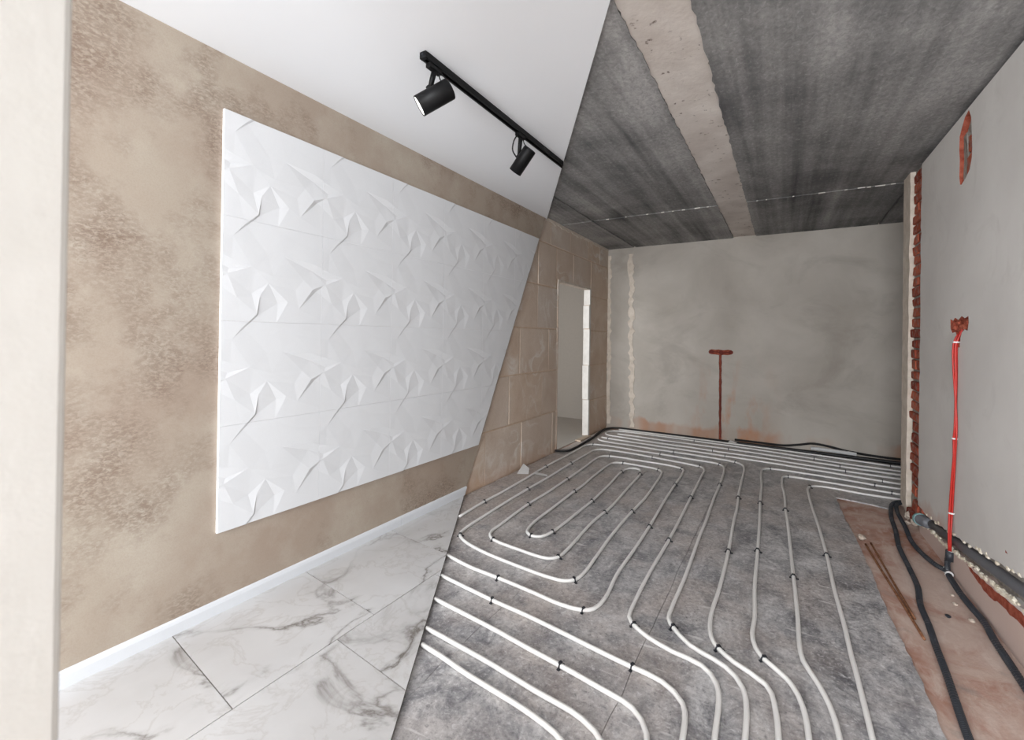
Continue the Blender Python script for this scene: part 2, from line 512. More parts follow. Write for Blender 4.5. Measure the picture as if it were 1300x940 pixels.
edge = [(.484, 2.30), (.477, 2.523), (.465, 2.778), (.451, 3.102), (.447, 3.476), (.441, 3.718), (.425, 4.072), (.406, 4.319), (.391, 4.858)]
foil_polys = []
def seam(x, y0, y1, seed):
    rr = random.Random(seed); n = int(abs(y1 - y0) / .12)
    return [(x + rr.uniform(-.006, .006), y0 + (y1 - y0) * i / n) for i in range(n + 1)]
G = .0012
sx = [XL + .004, -1.88, -1.20, -.52]
YF = 6.56
for i, x in enumerate(sx):
    lft = seam(x + (G if i else 0), YF, Y0 + .03, 20 + i)
    if i < 3:
        rgt = [(a - 2 * G, b) for a, b in reversed(seam(sx[i + 1] + G, YF, Y0 + .03, 21 + i))]
        foil_polys.append(lft + rgt)
    else:
        rgt = [(.50, Y0 + .03)] + [(.50, 1.2)] + edge
        # dense wobble along the torn edge
        e2 = []
        for k, (a, b) in enumerate(zip(rgt, rgt[1:])): e2 += ragged(a, b, .05, .006, 40 + k)
        top = [(.391, 4.858), (.52, 4.84), (.624, 4.821), (.735, 4.775), (.80, 4.90), (.862, 5.0), (1.6, 5.0), (2.35, 5.0), (2.35, YF)]
        foil_polys.append(lft + e2 + top)
for i, p in enumerate(foil_polys):
    p = p[::-1]
    dz = -.0006 * (i % 2)
    o = plate('foil_sheet', p, [], lambda x, y, dz=dz: (x, y, dz), lambda x, y: (x, y, -.011), M['foil'], floor)
tag(bpy.data.objects['foil_sheet'], 'scuffed grey foil insulation sheet under the heating pipes')

# marble tiles, laid in half-bond rows along the left wall, cut along the slanting edge
def clip_half(poly, f):
    out = []
    for a, b in zip(poly, poly[1:] + poly[:1]):
        fa, fb = f(a), f(b)
        if fa >= 0: out.append(a)
        if (fa >= 0) != (fb >= 0):
            t = fa / (fa - fb); out.append((a[0] + (b[0] - a[0]) * t, a[1] + (b[1] - a[1]) * t))
    return out
TZ = .020
SK = -.115
rows = [(-2.290, -1.6675, .966), (-1.6635, -1.040, 1.333), (-1.037, -.413, 1.0), (-.41, .214, 1.3), (.217, .85, 1.0)]
bed = clip_half([(-2.296, Y0 + .02), (.85, Y0 + .02), (.85, 3.2), (-2.296, 3.2)], lambda p: FLOOR_CUT(p[0]) - .004 - p[1])
plate('tile_bed', bed, [], lambda x, y: (x, y, .0165), lambda x, y: (x, y, .0006), M['grout'], floor)
for x0, x1, ys in rows:
    for k in range(-6, 5):
        a = ys + k * .648; b = a + .644
        q = [(x0, a + SK * (x0 + 2.29)), (x1, a + SK * (x1 + 2.29)), (x1, b + SK * (x1 + 2.29)), (x0, b + SK * (x0 + 2.29))]
        if x0 > -2: q = [(x, y + SK * (-2.29 - x0) * 1.0 + 0) if False else (x, y - SK * (x0 + 2.29)) for x, y in q]
        q = clip_half(q, lambda p: FLOOR_CUT(p[0]) - p[1])
        q = clip_half(q, lambda p: p[1] - (Y0 + .02))
        if len(q) < 3: continue
        plate('tile', q, [], lambda x, y: (x, y, TZ), lambda x, y: (x, y, .0165), M['marble'], floor)
tag(bpy.data.objects['tile'], 'white marble-look floor tile with grey veins')

# ---- left wall: gypsum blocks with a doorway, finished plaster on the near part
D0, D1, DH = 4.93, 5.95, 2.035
core = plate('wall_left', [(Y0, -.012), (D0 + .012, -.012), (D0 + .012, DH), (D1 - .012, DH), (D1 - .012, -.012), (7.05, -.012), (7.05, H), (Y0, H)], [],
             lambda y, z: (XL - .006, y, z), lambda y, z: (XL - .085, y, z), M['mortar'])
struct(core, 'left wall of tan gypsum blocks with an open doorway')
levels = [0, .483, .970, 1.450, 1.930, 2.410, 2.70]
joints = [[2.72, 3.42, 4.075, 4.80], [3.15, 3.82, 4.53], [2.7, 3.36, 4.02, 4.68], [3.1, 3.75, 4.40], [3.0, 3.68, 4.40, 4.86, 5.36, 5.97], [3.55, 4.15, 4.70, 5.25, 5.85, 6.3]]
g = .006
for c in range(6):
    z0, z1 = levels[c] + g, levels[c + 1] - g
    if c == 5: z1 = 2.695
    def spans():
        if c < 4: return [(2.6, D0), (D1, 6.68)]
        return [(2.6, 6.68)]
    for a, b in spans():
        cuts = [a] + [j for j in joints[c] if a + .05 < j < b - .05] + [b]
        for y0, y1 in zip(cuts, cuts[1:]):
            ya, yb = y0 + (g if y0 != a else 0), y1 - (g if y1 != b else 0)
            dx = random.uniform(-.0035, .0025)
            def one(ya, yb, z0, z1):
                o = box('block', (XL - .03, ya, z0), (XL + dx, yb, z1), M['block'], core, jit=.0025)
                bevel_mesh(o, .004)
            if c == 4 and ya < D1 - .03 and yb > D0 + .03:
                one(max(ya, 4.87) if ya < D0 else ya, yb, DH + .004, z1)
            else: one(ya, yb, z0, z1)
# block ends coloured whiter than the wall blocks, in the far reveal of the doorway
zz = [.0, .50, .972, 1.475, 1.80, 2.03]
for i, (a, b) in enumerate(zip(zz, zz[1:])):
    off = [.012, -.014, .008, -.012, .012][i]
    bevel_mesh(box('jamb_block', (XL - .088, D1 - .026 + off * .8, a + .003), (XL + .004, D1 + .03, b - .003), M['jamb'], core, jit=.003), .004)
for i, (a, b) in enumerate(zip(zz, zz[1:])):
    bevel_mesh(box('jamb_block', (XL - .088, D0 - .03, a + .003), (XL + .002, D0 + .008 - .012 * (i % 2), b - .003), M['block'], core, jit=.003), .004)
box('door_lintel', (XL - .086, D0 - .02, DH - .02), (XL + .004, D1 + .01, DH + .006), M['patch'], core, jit=.002)
# ragged foam along the ceiling line
ed = ragged((4.56, 2.66), (6.66, 2.668), .035, .014, 5) + [(6.66, 2.668), (6.66, 2.70), (4.56, 2.70)]
plate('ceiling_line_filler', ed, [], lambda y, z: (XL + .006, y, z), lambda y, z: (XL - .004, y, z), M['patch'], core)
# finished coat
T1 = .012
coat = plate('plaster_coat', [(Y0, .0), (WALL_CUT(0), .0), (WALL_CUT(H - .02), H - .02), (Y0, H - .02)], [],
             lambda y, z: (XL + T1, y, z), lambda y, z: (XL + .001, y, z), M['deco'], core)
tag(coat, 'beige mottled decorative plaster')

bb = mesh_obj('baseboard_left', *cat_vf([]), M['skirting'])
def bb_prof(y): return [(XL + T1, y, TZ), (XL + T1 + .014, y, TZ), (XL + T1 + .014, y, .066), (XL + T1 + .010, y, .078), (XL + T1, y, .084)]
bpy.data.objects.remove(bb)
def skirting(y0, y1, cut=False):
    a = bb_prof(y0); b = [(x, (WALL_CUT(z) - .012 if cut else y1), z) for x, y, z in bb_prof(y1)]
    n = len(a); V = a + b
    Fc = [tuple(range(n - 1, -1, -1)), tuple(range(n, 2 * n))] + [(i, (i + 1) % n, (i + 1) % n + n, i + n) for i in range(n)]
    return V, Fc
bb = mesh_obj('baseboard_left', *skirting(Y0 + .01, 2.352), M['skirting'])
struct(bb, 'white skirting board under the beige plaster', 'baseboard')
mesh_obj('skirting_end_piece', *skirting(2.354, 3.1, True), M['skirting'], bb)

# ---- ceiling: concrete slabs, pale joint, painted part
ceil = mesh_obj('ceiling', *box_vf((-4.6, Y0, H + .03), (2.6, 7.3, H + .2)), M['bmortar'])
struct(ceil, 'raw concrete slab ceiling with pale joints', 'ceiling')
def slab(x0, x1, y0, y1, z, seed, amp=.006):
    p = ragged((x0, y0), (x1, y0), .2, .004, seed) + ragged((x1, y0), (x1, y1), .05, amp, seed + 1) + ragged((x1, y1), (x0, y1), .2, .004, seed + 2) + ragged((x0, y1), (x0, y0), .05, amp, seed + 3)
    return plate('ceiling_slab', p, [], lambda x, y: (x, y, z), lambda x, y: (x, y, H + .035), M['concrete'], ceil)
yj = 4.965
for k, (x0, x1) in enumerate([(-4.5, -1.925), (-1.895, -.600), (-.335, .895), (.91, 2.5)]):
    if k < 3: slab(x0, (.99 if k == 2 else x1), Y0, yj - .006, H + .0015 * (k % 2), 60 + 7 * k)
    slab(x0, x1, yj + .006, 7.2, H - .004, 63 + 7 * k)
p = ragged((-.612, Y0), (-.322, Y0), .1, .004, 1) + ragged((-.322, Y0), (-.34, 7.2), .04, .006, 2) + ragged((-.34, 7.2), (-.595, 7.2), .1, .004, 3) + ragged((-.595, 7.2), (-.612, Y0), .04, .006, 4)
tag(plate('joint_filler', p, [], lambda x, y: (x, y, H + .009), lambda x, y: (x, y, H + .034), M['screed'], ceil), 'pale screed band between the ceiling slabs')
p = ragged((-1.945, Y0), (-1.875, Y0), .05, .002, 1) + ragged((-1.875, Y0), (-1.875, 7.2), .05, .004, 12) + ragged((-1.875, 7.2), (-1.945, 7.2), .05, .002, 3) + ragged((-1.945, 7.2), (-1.945, Y0), .05, .004, 14)
plate('joint_filler', p, [], lambda x, y: (x, y, H + .014), lambda x, y: (x, y, H + .034), M['concrete'], ceil)
# broken white beads of foam along the cross joint
rr = random.Random(77)
x = -1.75; beads = []
while x < .80:
    L = rr.choice([.012, .02, .03, .05]) * (2.2 if x > .55 else 1)
    if not (-.62 < x < -.3):
        y = yj + rr.uniform(-.006, .006); hw = rr.uniform(.003, .007)
        beads.append(box_vf((x, y - hw, H - .007), (x + L, y + hw, H + .004), .003))
    x += L + rr.uniform(.05, .22) * (.25 if x > .45 else 1)
tag(mesh_obj('joint_beads', *cat_vf(beads), M['jamb'], ceil), 'broken white filler along the cross joint', kind='stuff')
# painted ceiling
def pc(z): 
    return [(XL + .004, Y0), (.93, Y0), (.93, CEIL_CUT(.93)), (XL + .004, CEIL_CUT(XL + .004))]
q = clip_half([(XL + .004, Y0), (.93, Y0), (.93, 5), (XL + .004, 5)], lambda p: CEIL_CUT(p[0]) - p[1])
tag(plate('painted_ceiling_board', q, [], lambda x, y: (x, y, H - .02), lambda x, y: (x, y, H - .0045), M['paint'], ceil), 'smooth white painted ceiling')

# ---- back wall with the T-shaped chased groove
def backp(off): return lambda x, z: (x, YB(x) + off, z)
hole = [(-.885, 1.19), (-.875, 1.213), (-.845, 1.224), (-.80, 1.218), (-.76, 1.222), (-.70, 1.214), (-.645, 1.222), (-.605, 1.216), (-.582, 1.198), (-.586, 1.172), (-.61, 1.158), (-.65, 1.150), (-.70, 1.152)]
hole += ragged((-.721, 1.148), (-.712, .03), .05, .004, 8) + [(-.710, .02), (-.744, .02)] + ragged((-.744, .03), (-.753, 1.148), .05, .004, 9) + [(-.753, 1.148), (-.80, 1.154), (-.85, 1.156), (-.878, 1.166)]
bk = plate('wall_back', [(-2.40, -.012), (2.5, -.012), (2.5, H + .02), (-2.40, H + .02)], [hole], backp(0), backp(.028), M['render'], None, M['redd'])
struct(bk, 'rough grey rendered back wall with rusty stains')
plate('wall_core', [(-2.40, -.012), (2.5, -.012), (2.5, H + .02), (-2.40, H + .02)], [], backp(.029), backp(.2), M['brickcore'], bk)
# ragged plaster runs beside the corner
def run(x0, x1, z0, z1, wamp, seed, off, mat, x2=None):
    x2 = x0 if x2 is None else x2
    pl = ragged((x0, z0), (x2, z1), .045, wamp, seed) + [(x2, z1), (x2 + (x1 - x0), z1)] + ragged((x2 + (x1 - x0), z1), (x1, z0), .045, wamp, seed + 1)[1:] + [(x1, z0)]
    return plate('plaster_run', pl, [], backp(-off), backp(.0005), M[mat], bk)
run(-1.955, -1.885, .05, 2.60, .022, 31, .010, 'patch', -2.0)
run(-2.31, -2.25, .06, 2.6, .018, 41, .008, 'patch', -2.33)
# groove contents
cg = thing('chased_cable', (-.73, YB(-.73), 0), 'thin red cable inside the T-shaped groove of the grey back wall', 'cable')
tube('cable', [(-.85, YB(-.85) + .012, 1.19), (-.78, YB(0) + .010 + .02, 1.188), (-.735, YB(-.73) + .010, 1.16), (-.728, YB(-.73) + .010, .9), (-.734, YB(-.73) + .012, .5), (-.725, YB(-.73) + .008, .10), (-.722, YB(-.73) + .004,   .045)], .006, M['redd'], cg, step=.03)
tube('cable', [(-.62, YB(-.62) + .012, 1.185), (-.70, YB(-.7) + .012, 1.18), (-.72, YB(-.73) + .012, 1.15), (-.718, YB(-.73) + .012, .7), (-.722, YB(-.73) + .012, .2), (-.716, YB(-.73) + .005, .05)], .007, M['redd'], cg, step=.03)
for xx, zz_ in ((-.85, 1.19), (-.615, 1.186), (-.73, 1.188)):
    mesh_obj('socket_hole', *tube_vf([(xx, YB(xx) + .027, zz_), (xx, YB(xx) + .012, zz_)], .026, 10), M['redd'], bk)

# ---- right wall: brick core, render, exposed brick edge, pipe chase
YE = 4.90
def rp(off): return lambda y, z: (XR(y) + off, y, z)
wr = plate('wall_right', [(Y0, -.012), (YE, -.012), (YE, H + .02), (Y0, H + .02)], [], rp(.030), rp(.19), M['bmortar'])
struct(wr, 'right wall of plastered brick')
chase_up = [(4.30, .165), (4.183, .158), (3.90, .190), (3.587, .235), (3.16, .30), (2.778, .364), (2.2, .45), (Y0, 1.0)]
chase_dn = [(4.30, .060), (4.134, .088), (3.80, .118), (3.489, .155), (3.062, .205), (2.775, .235), (2.2, .31), (Y0, .86)]
def rag_chain(ch, step, amp, seed):
    out = []
    for k, (a, b) in enumerate(zip(ch, ch[1:])): out += ragged(a, b, step, amp, seed + k)
    return out + [ch[-1]]
bedge = ragged((4.405, .17), (4.405, H + .015), .05, .012, 91)
outer = [(Y0, H + .015)] + bedge[::-1] + [(4.42, .165)] + rag_chain(chase_up, .04, .007, 95)
niche = [(3.47, 2.655), (3.435, 2.60), (3.425, 2.52), (3.415, 2.43), (3.42, 2.37), (3.45, 2.315), (3.50, 2.29), (3.575, 2.268), (3.60, 2.275), (3.612, 2.33), (3.606, 2.42), (3.618, 2.49), (3.612, 2.56), (3.575, 2.60), (3.53, 2.64)]
sock = [(3.74, 1.50), (3.69, 1.488), (3.66, 1.505), (3.60, 1.49), (3.55, 1.51), (3.50, 1.495), (3.445, 1.505), (3.44, 1.47), (3.455, 1.425), (3.50, 1.432), (3.545, 1.415), (3.565, 1.385), (3.575, 1.33), (3.60, 1.33), (3.612, 1.385), (3.65, 1.42), (3.70, 1.415), (3.735, 1.44)]
slot = [(3.632, .94), (3.622, .80), (3.627, .70), (3.610, .70), (3.598, .80), (3.600, .93), (3.612, .96)]
up = plate('render_coat', outer[::-1], [niche, sock], rp(0), rp(.031), M['render_r'], wr, M['brickcore'])
tag(up, 'pale grey smooth render')
outer2 = [(Y0, -.012)] + rag_chain(chase_dn[::-1], .04, .007, 105) + [(4.36, .03), (4.34, -.012)]
tag(plate('render_coat', outer2, [], rp(-.002), rp(.031), M['render_r'], wr), 'low strip of render under the pipe')
# plastered return beyond the brick edge
p = ragged((4.74, 0), (4.70, H), .06, .012, 111) + [(4.70, H + .015), (YE + .012, H + .015)] + ragged((YE + .012, H), (YE + .012, 0), .06, .008, 112)
tag(plate('corner_render', p, [], rp(-.004), rp(.05), M['patch'], wr), 'pale ragged plaster corner')
box('end_render', (XR(YE) + .0, YE, 0), (XR(YE) + .2, YE + .012, H), M['render'], wr)
# bricks of the exposed edge, one per course
rr = random.Random(5)
z = .19; k = 0
while z < 2.66:
    h = .062 + rr.uniform(-.004, .004)
    a = 4.395 + rr.uniform(-.01, .03) + (.05 if rr.random() < .2 else 0); b = 4.735 - rr.uniform(.0, .07)
    dep = rr.uniform(.002, .016)
    segs = [(a, b)] if rr.random() < .7 else [(a, a + .115), (a + .128, b)]
    for (s0, s1) in segs:
        v, f = box_vf((XR(4.5) + dep, s0, z), (XR(4.5) + .06, s1, z + h), .006)
        o = mesh_obj('brick', v, f, M['brick'], wr, loc=(XR(4.5) + dep, s0, z)); bevel_mesh(o, .005)
    z += h + .019; k += 1
# broken bricks at the foot of the edge, in the top niche and below the foam
for (y0, y1, z0, z1, d) in [(4.40, 4.60, .085, .155, .0), (4.44, 4.66, .01, .07, -.02), (4.30, 4.40, .11, .165, .004), (3.42, 3.52, 2.30, 2.41, .010), (3.415, 3.515, 2.425, 2.52, .014),
                            (2.84, 2.96, .40, .45, .004), (2.66, 2.82, .42, .47, .004), (2.5, 2.64, .45, .50, .006)]:
    v, f = box_vf((XR(y0) + d, y0, z0), (XR(y0) + .06, y1, z1), .008)
    bevel_mesh(mesh_obj('brick', v, f, M['brick'], wr, loc=(XR(y0) + d, y0, z0)), .006)
mesh_obj('socket_back', *box_vf((XR(3.6) + .018, 3.43, 1.32), (XR(3.6) + .030, 3.75, 1.51)), M['brickcore'], wr)
for i, (yy, zz_, s) in enumerate([(3.715, 1.455, .05), (3.645, 1.47, .03), (3.57, 1.45, .04), (3.50, 1.465, .04), (3.53, 1.44, .03), (3.61, 1.43, .035)]):
    lump('brick_rubble', (XR(yy) + .016, yy, zz_ - s * .5), (.016, s * .6, s * .55), M['brickcore'], wr, seed=i)
mesh_obj('niche_mortar', *box_vf((XR(3.6) + .014, 3.53, 2.28), (XR(3.6) + .030, 3.635, 2.55), .006), M['bmortar'], wr)
# cream foam lumps along both lips of the chase
rr = random.Random(9)
fv = []
for ch, sgn in ((chase_up, 1), (chase_dn, -1)):
    for a, b in zip(ch, ch[1:]):
        if a[0] < 2.0: continue
        a, b = Vector(a), Vector(b)
        if b.x < 1.6: b = a + (b - a) * ((1.6 - a.x) / (b.x - a.x))
        n = max(2, int((b - a).length / .03))
        for i in range(n):
            if rr.random() < (.55 if sgn > 0 else .12): continue
            c = a + (b - a) * (i + rr.random()) / n
            s = rr.uniform(.010, .022 if sgn < 0 else .014)
            cy, cz = c.x, c.y + sgn * rr.uniform(-.006, .012)
            bm = bmesh.new(); bmesh.ops.create_icosphere(bm, subdivisions=1, radius=s)
            vs_ = [(XR(cy) + .002 + v.co.x * .7, cy + v.co.y * rr.uniform(1.0, 1.9), cz + v.co.z * rr.uniform(.6, 1.1)) for v in bm.verts]
            bm.verts.index_update(); fv.append((vs_, [tuple(v.index for v in f.verts) for f in bm.faces])); bm.free()
tag(mesh_obj('foam_seal', *cat_vf(fv), M['foam'], wr), 'cream foam lumps along the pipe chase', kind='stuff')
# exposed brick patch on the low strip
pp = [(3.42, .150), (3.30, .155), (3.16, .165), (3.0, .19), (2.86, .205), (2.72, .215), (2.5, .24), (2.5, .20), (2.72, .17), (2.86, .155), (3.0, .145), (3.12, .12), (3.25, .125), (3.36, .135)]
pp2 = []
for k_, (a, b) in enumerate(zip(pp, pp[1:] + pp[:1])): pp2 += ragged(a, b, .03, .006, 130 + k_)
plate('brick_patch', pp2, [], rp(-.0045), rp(.001), M['brickcore'], wr)

# ---- recess behind the right wall, side room beyond the doorway, wall behind the camera
struct(box('wall_recess', (2.36, YE, -.012), (2.5, 6.62, H + .02), M['render']), 'grey wall closing the recess behind the brick edge')
struct(box('wall_recess_return', (XR(YE) + .19, YE - .12, -.012), (2.36, YE, H + .02), M['render']), 'return wall of the recess')
struct(box('wall_side_room_back', (-4.4, 7.10, -.012), (XL - .086, 7.2, H + .02), M['hall']), 'grey wall seen through the doorway')
struct(box('wall_side_room_left', (-4.5, 2.9, -.012), (-4.4, 7.2, H + .02), M['hall']), 'far wall of the room beyond the doorway')
plate('screed', [(-4.4, 2.9), (XL - .03, 2.9), (XL - .03, 7.1), (-4.4, 7.1)], [], lambda x, y: (x, y, -.002), lambda x, y: (x, y, -.0115), M['hall'], floor)
wf = plate('wall_front', [(-4.5, -.012), (1.2, -.012), (1.2, H + .02), (-4.5, H + .02)], [[(-2.1, .4), (.6, .4), (.6, 2.5), (-2.1, 2.5)]],
           lambda x, z: (x, Y0, z), lambda x, z: (x, Y0 - .2, z), M['render_r'])
struct(wf, 'wall with the large window facing the back wall')
sr = plate('wall_side_room_front', [(-4.5, -.012), (XL - .085, -.012), (XL - .085, H + .02), (-4.5, H + .02)], [[(-4.0, .65), (-2.6, .65), (-2.6, 2.35), (-4.0, 2.35)]],
           lambda x, z: (x, 3.1, z), lambda x, z: (x, 2.9, z), M['render_r'])
struct(sr, 'window wall of the room beyond the doorway')
wn = mesh_obj('window_1', *cat_vf([box_vf((-2.1, Y0 - .14, .4), (-2.04, Y0 - .08, 2.5)), box_vf((.54, Y0 - .14, .4), (.6, Y0 - .08, 2.5)),
     box_vf((-2.04, Y0 - .14, .4), (.54, Y0 - .08, .46)), box_vf((-2.04, Y0 - .14, 2.44), (.54, Y0 - .08, 2.5)), box_vf((-.78, Y0 - .14, .46), (-.72, Y0 - .08, 2.44))]), M['frame'])
struct(wn, 'white window frame behind the viewer', 'window')

# near plaster pier beside the viewer
pr = mesh_obj('wall_near', *box_vf((-.95, -.16, -.012), (-.553, .1465, H)), M['rough']); bevel_mesh(pr, .006, 2)
struct(pr, 'rough white plastered pier at the edge of the opening')

# ================================================================== THINGS
# ---- white folded-relief wall panel
PV = .503; PU = .543; PX0, PZ0 = 1.140, .404
panel = thing('relief_wall_panel', (XL + T1, PX0, PZ0), 'large white wall panel of folded triangular relief on the beige plaster', 'wall panel')
# (u, v, height): u runs along the wall, v upwards, both in one repeat
relief = [(.089, .818, .5), (.325, 1.067, .95), (.312, 1.078, .35), (.205, .940, .75), (.190, .952, .42), (.258, .55, .35), (.412, .687, .62), (.289, .53, .40), (.264, .281, .95), (.341, .27, .5),
          (.464, .476, .38), (.519, .201, .95), (.618, .219, .42), (.575, .695, .5), (.872, .591, .95), (.888, .383, .12), (.896, .67, .3), (.932, .365, .85), (1.042, .452, .3), (1.059, .506, .75),
          (1.131, .235, .65), (.502, .989, .62), (.736, 1.153, .42), (.707, .873, .58), (.991, 1.044, .5), (.785, .481, .45), (.70, .35, .55), (.08, .60, .5), (.42, .40, .5)]
RH = .0092
P2, HH = [], []
for iu in (-1, 0, 1):
    for iv in (-1, 0, 1):
        for (u, v, h) in relief: P2.append(Vector((u + iu, v + iv))); HH.append(h)
V2, E2, F2, OV, _, _ = delaunay_2d_cdt(P2, [], [], 0, 1e-6)
H2 = [1 - HH[o[0]] for o in OV]  # heights flipped: shading as if lit from the opposite side, put into the shape
def relief_tile(ci, ri):
    bm = bmesh.new()
    vv = [bm.verts.new((0.012 + RH * H2[i], V2[i].x * PU, V2[i].y * PV)) for i in range(len(V2))]
    for f in F2:
        c = sum((V2[i] for i in f), Vector((0, 0))) / 3
        if -.5 < c.x < 1.5 and -.5 < c.y < 1.5: bm.faces.new([vv[i] for i in f])
    bm.normal_update()
    if sum(f.normal.x for f in bm.faces) < 0: bmesh.ops.reverse_faces(bm, faces=bm.faces[:])
    e = .0004
    for co, no in (((0, e, 0), (0, -1, 0)), ((0, PU - e, 0), (0, 1, 0)), ((0, 0, e), (0, 0, -1)), ((0, 0, PV - e), (0, 0, 1))):
        bmesh.ops.bisect_plane(bm, geom=bm.verts[:] + bm.edges[:] + bm.faces[:], dist=1e-6, plane_co=co, plane_no=no, clear_outer=True)
    y0, z0 = PX0 + ci * PU, PZ0 + ri * PV
    # slanting cut
    cy = WALL_CUT(z0) - .034 - y0
    bmesh.ops.bisect_plane(bm, geom=bm.verts[:] + bm.edges[:] + bm.faces[:], dist=1e-6, plane_co=(0, cy, 0), plane_no=(0, 1, -.5387), clear_outer=True)
    if not bm.faces: bm.free(); return None
    ed = [x for x in bm.edges if x.is_boundary]
    r = bmesh.ops.extrude_edge_only(bm, edges=ed)
    for x in r['geom']:
        if isinstance(x, bmesh.types.BMVert): x.co.x = 0.0005
    bmesh.ops.recalc_face_normals(bm, faces=bm.faces[:])
    me = bpy.data.meshes.new('relief_tile'); bm.to_mesh(me); bm.free(); me.materials.append(M['panel']); return me
full = None
for ri in range(4):
    for ci in range(7):
        z0 = PZ0 + ri * PV; y1 = PX0 + (ci + 1) * PU
        whole = y1 < WALL_CUT(z0) - .04
        if whole and full: me = full
        else:
            me = relief_tile(ci, ri)
            if me is None: continue
            if whole: full = me
        o = bpy.data.objects.new('relief_tile', me); COL.objects.link(o); o.parent = panel
        o.location = (0.0, ci * PU, ri * PV)

# ---- ceiling track with two spotlights
CZ = H - .02
XT = -1.462
rail = thing('ceiling_track', (XT, 1.60, CZ - .032), 'black lighting track fixed to the white ceiling', 'track rail')
prof = [(-.018, CZ), (.018, CZ), (.018, CZ - .032), (.008, CZ - .032), (.008, CZ - .016), (-.008, CZ - .016), (-.008, CZ - .032), (-.018, CZ - .032)]
a = [(XT + x, 1.612, z) for x, z in prof]; b = [(XT + x, CEIL_CUT(XT + x) - .004, z) for x, z in prof]; n = len(prof)
mesh_obj('rail', a + b, [tuple(range(n - 1, -1, -1)), tuple(range(n, 2 * n))] + [(i, (i + 1) % n, (i + 1) % n + n, i + n) for i in range(n)], M['black'], rail)
bevel_mesh(box('end_cap', (XT - .0195, 1.592, CZ - .034), (XT + .0195, 1.613, CZ - .0005), M['black'], rail), .003)
mesh_obj('screw', *tube_vf([(XT, 1.592, CZ - .016), (XT, 1.589, CZ - .016)], .006, 10), M['blackp'], rail)

def spotlight(yadapt, c, axis, r, L, label):
    c = Vector(c); ax = Vector(axis).normalized()
    t = thing('track_spotlight', (XT, yadapt, CZ - .032), label, 'spotlight', 'spotlights on the ceiling track')
    bevel_mesh(box('adapter', (XT - .015, yadapt - .035, CZ - .056), (XT + .015, yadapt + .055, CZ - .0325), M['black'], t), .003)
    f0 = c + ax * L / 2; b0 = c - ax * L / 2
    # hollow barrel, open at the front
    V, Fc = turned_vf(b0, ax, [(0, r * .86), (.003, r * .97), (.006, r), (L, r), (L + .0005, r * .94), (L - .010, r * .93)], 28)
    body = mesh_obj('body', V, Fc, M['black'], t, smooth=True)
    for p in body.data.polygons: p.use_smooth = len(p.vertices) == 4
    mesh_obj('lens', *tube_vf([f0 - ax * .0098, f0 - ax * .003], [r * .9, r * .9], 28), M['lens'], body)
    top = Vector((XT, yadapt + .012, CZ - .056))
    side = ax.cross(Vector((0, 0, 1))).normalized()
    radial = side.cross(ax).normalized()
    hit = c + radial * (r * .98)
    tube('arm', [top + Vector((0, 0, .004)), top.lerp(hit, .45), hit - radial * .004], [.014, .013, .012], M['black'], t, 10)
    mesh_obj('pivot', *tube_vf([hit - radial * .006, hit + radial * .012], .014, 14), M['black'], t)
    bk_ = b0 + ax * .012 + radial * r * .8
    tube('power_cord', [Vector((XT, yadapt + .045, CZ - .052)), Vector((XT, yadapt + .06, CZ - .075)), bk_ + Vector((0, .006, .012)), bk_], .0032, M['cable'], t, 6, .008)
    return t
spotlight(1.665, (-1.473, 1.697, 2.514), (-.115, -.084, -.091), .050, .178, 'black cylinder spotlight tilted sideways, its lit white lens showing')
s2 = spotlight(2.50, (-1.468, 2.552, 2.494), (-.112, .008, -.122), .043, .172, 'black cylinder spotlight pointing down, its lens hidden')
tube('power_cord', [(XT - .004, 2.475, CZ - .05), (XT - .02, 2.462, CZ - .09), (XT - .036, 2.475, CZ - .14), (-1.492, 2.512, 2.508)], .0045, M['cable'], s2, 6, .01)

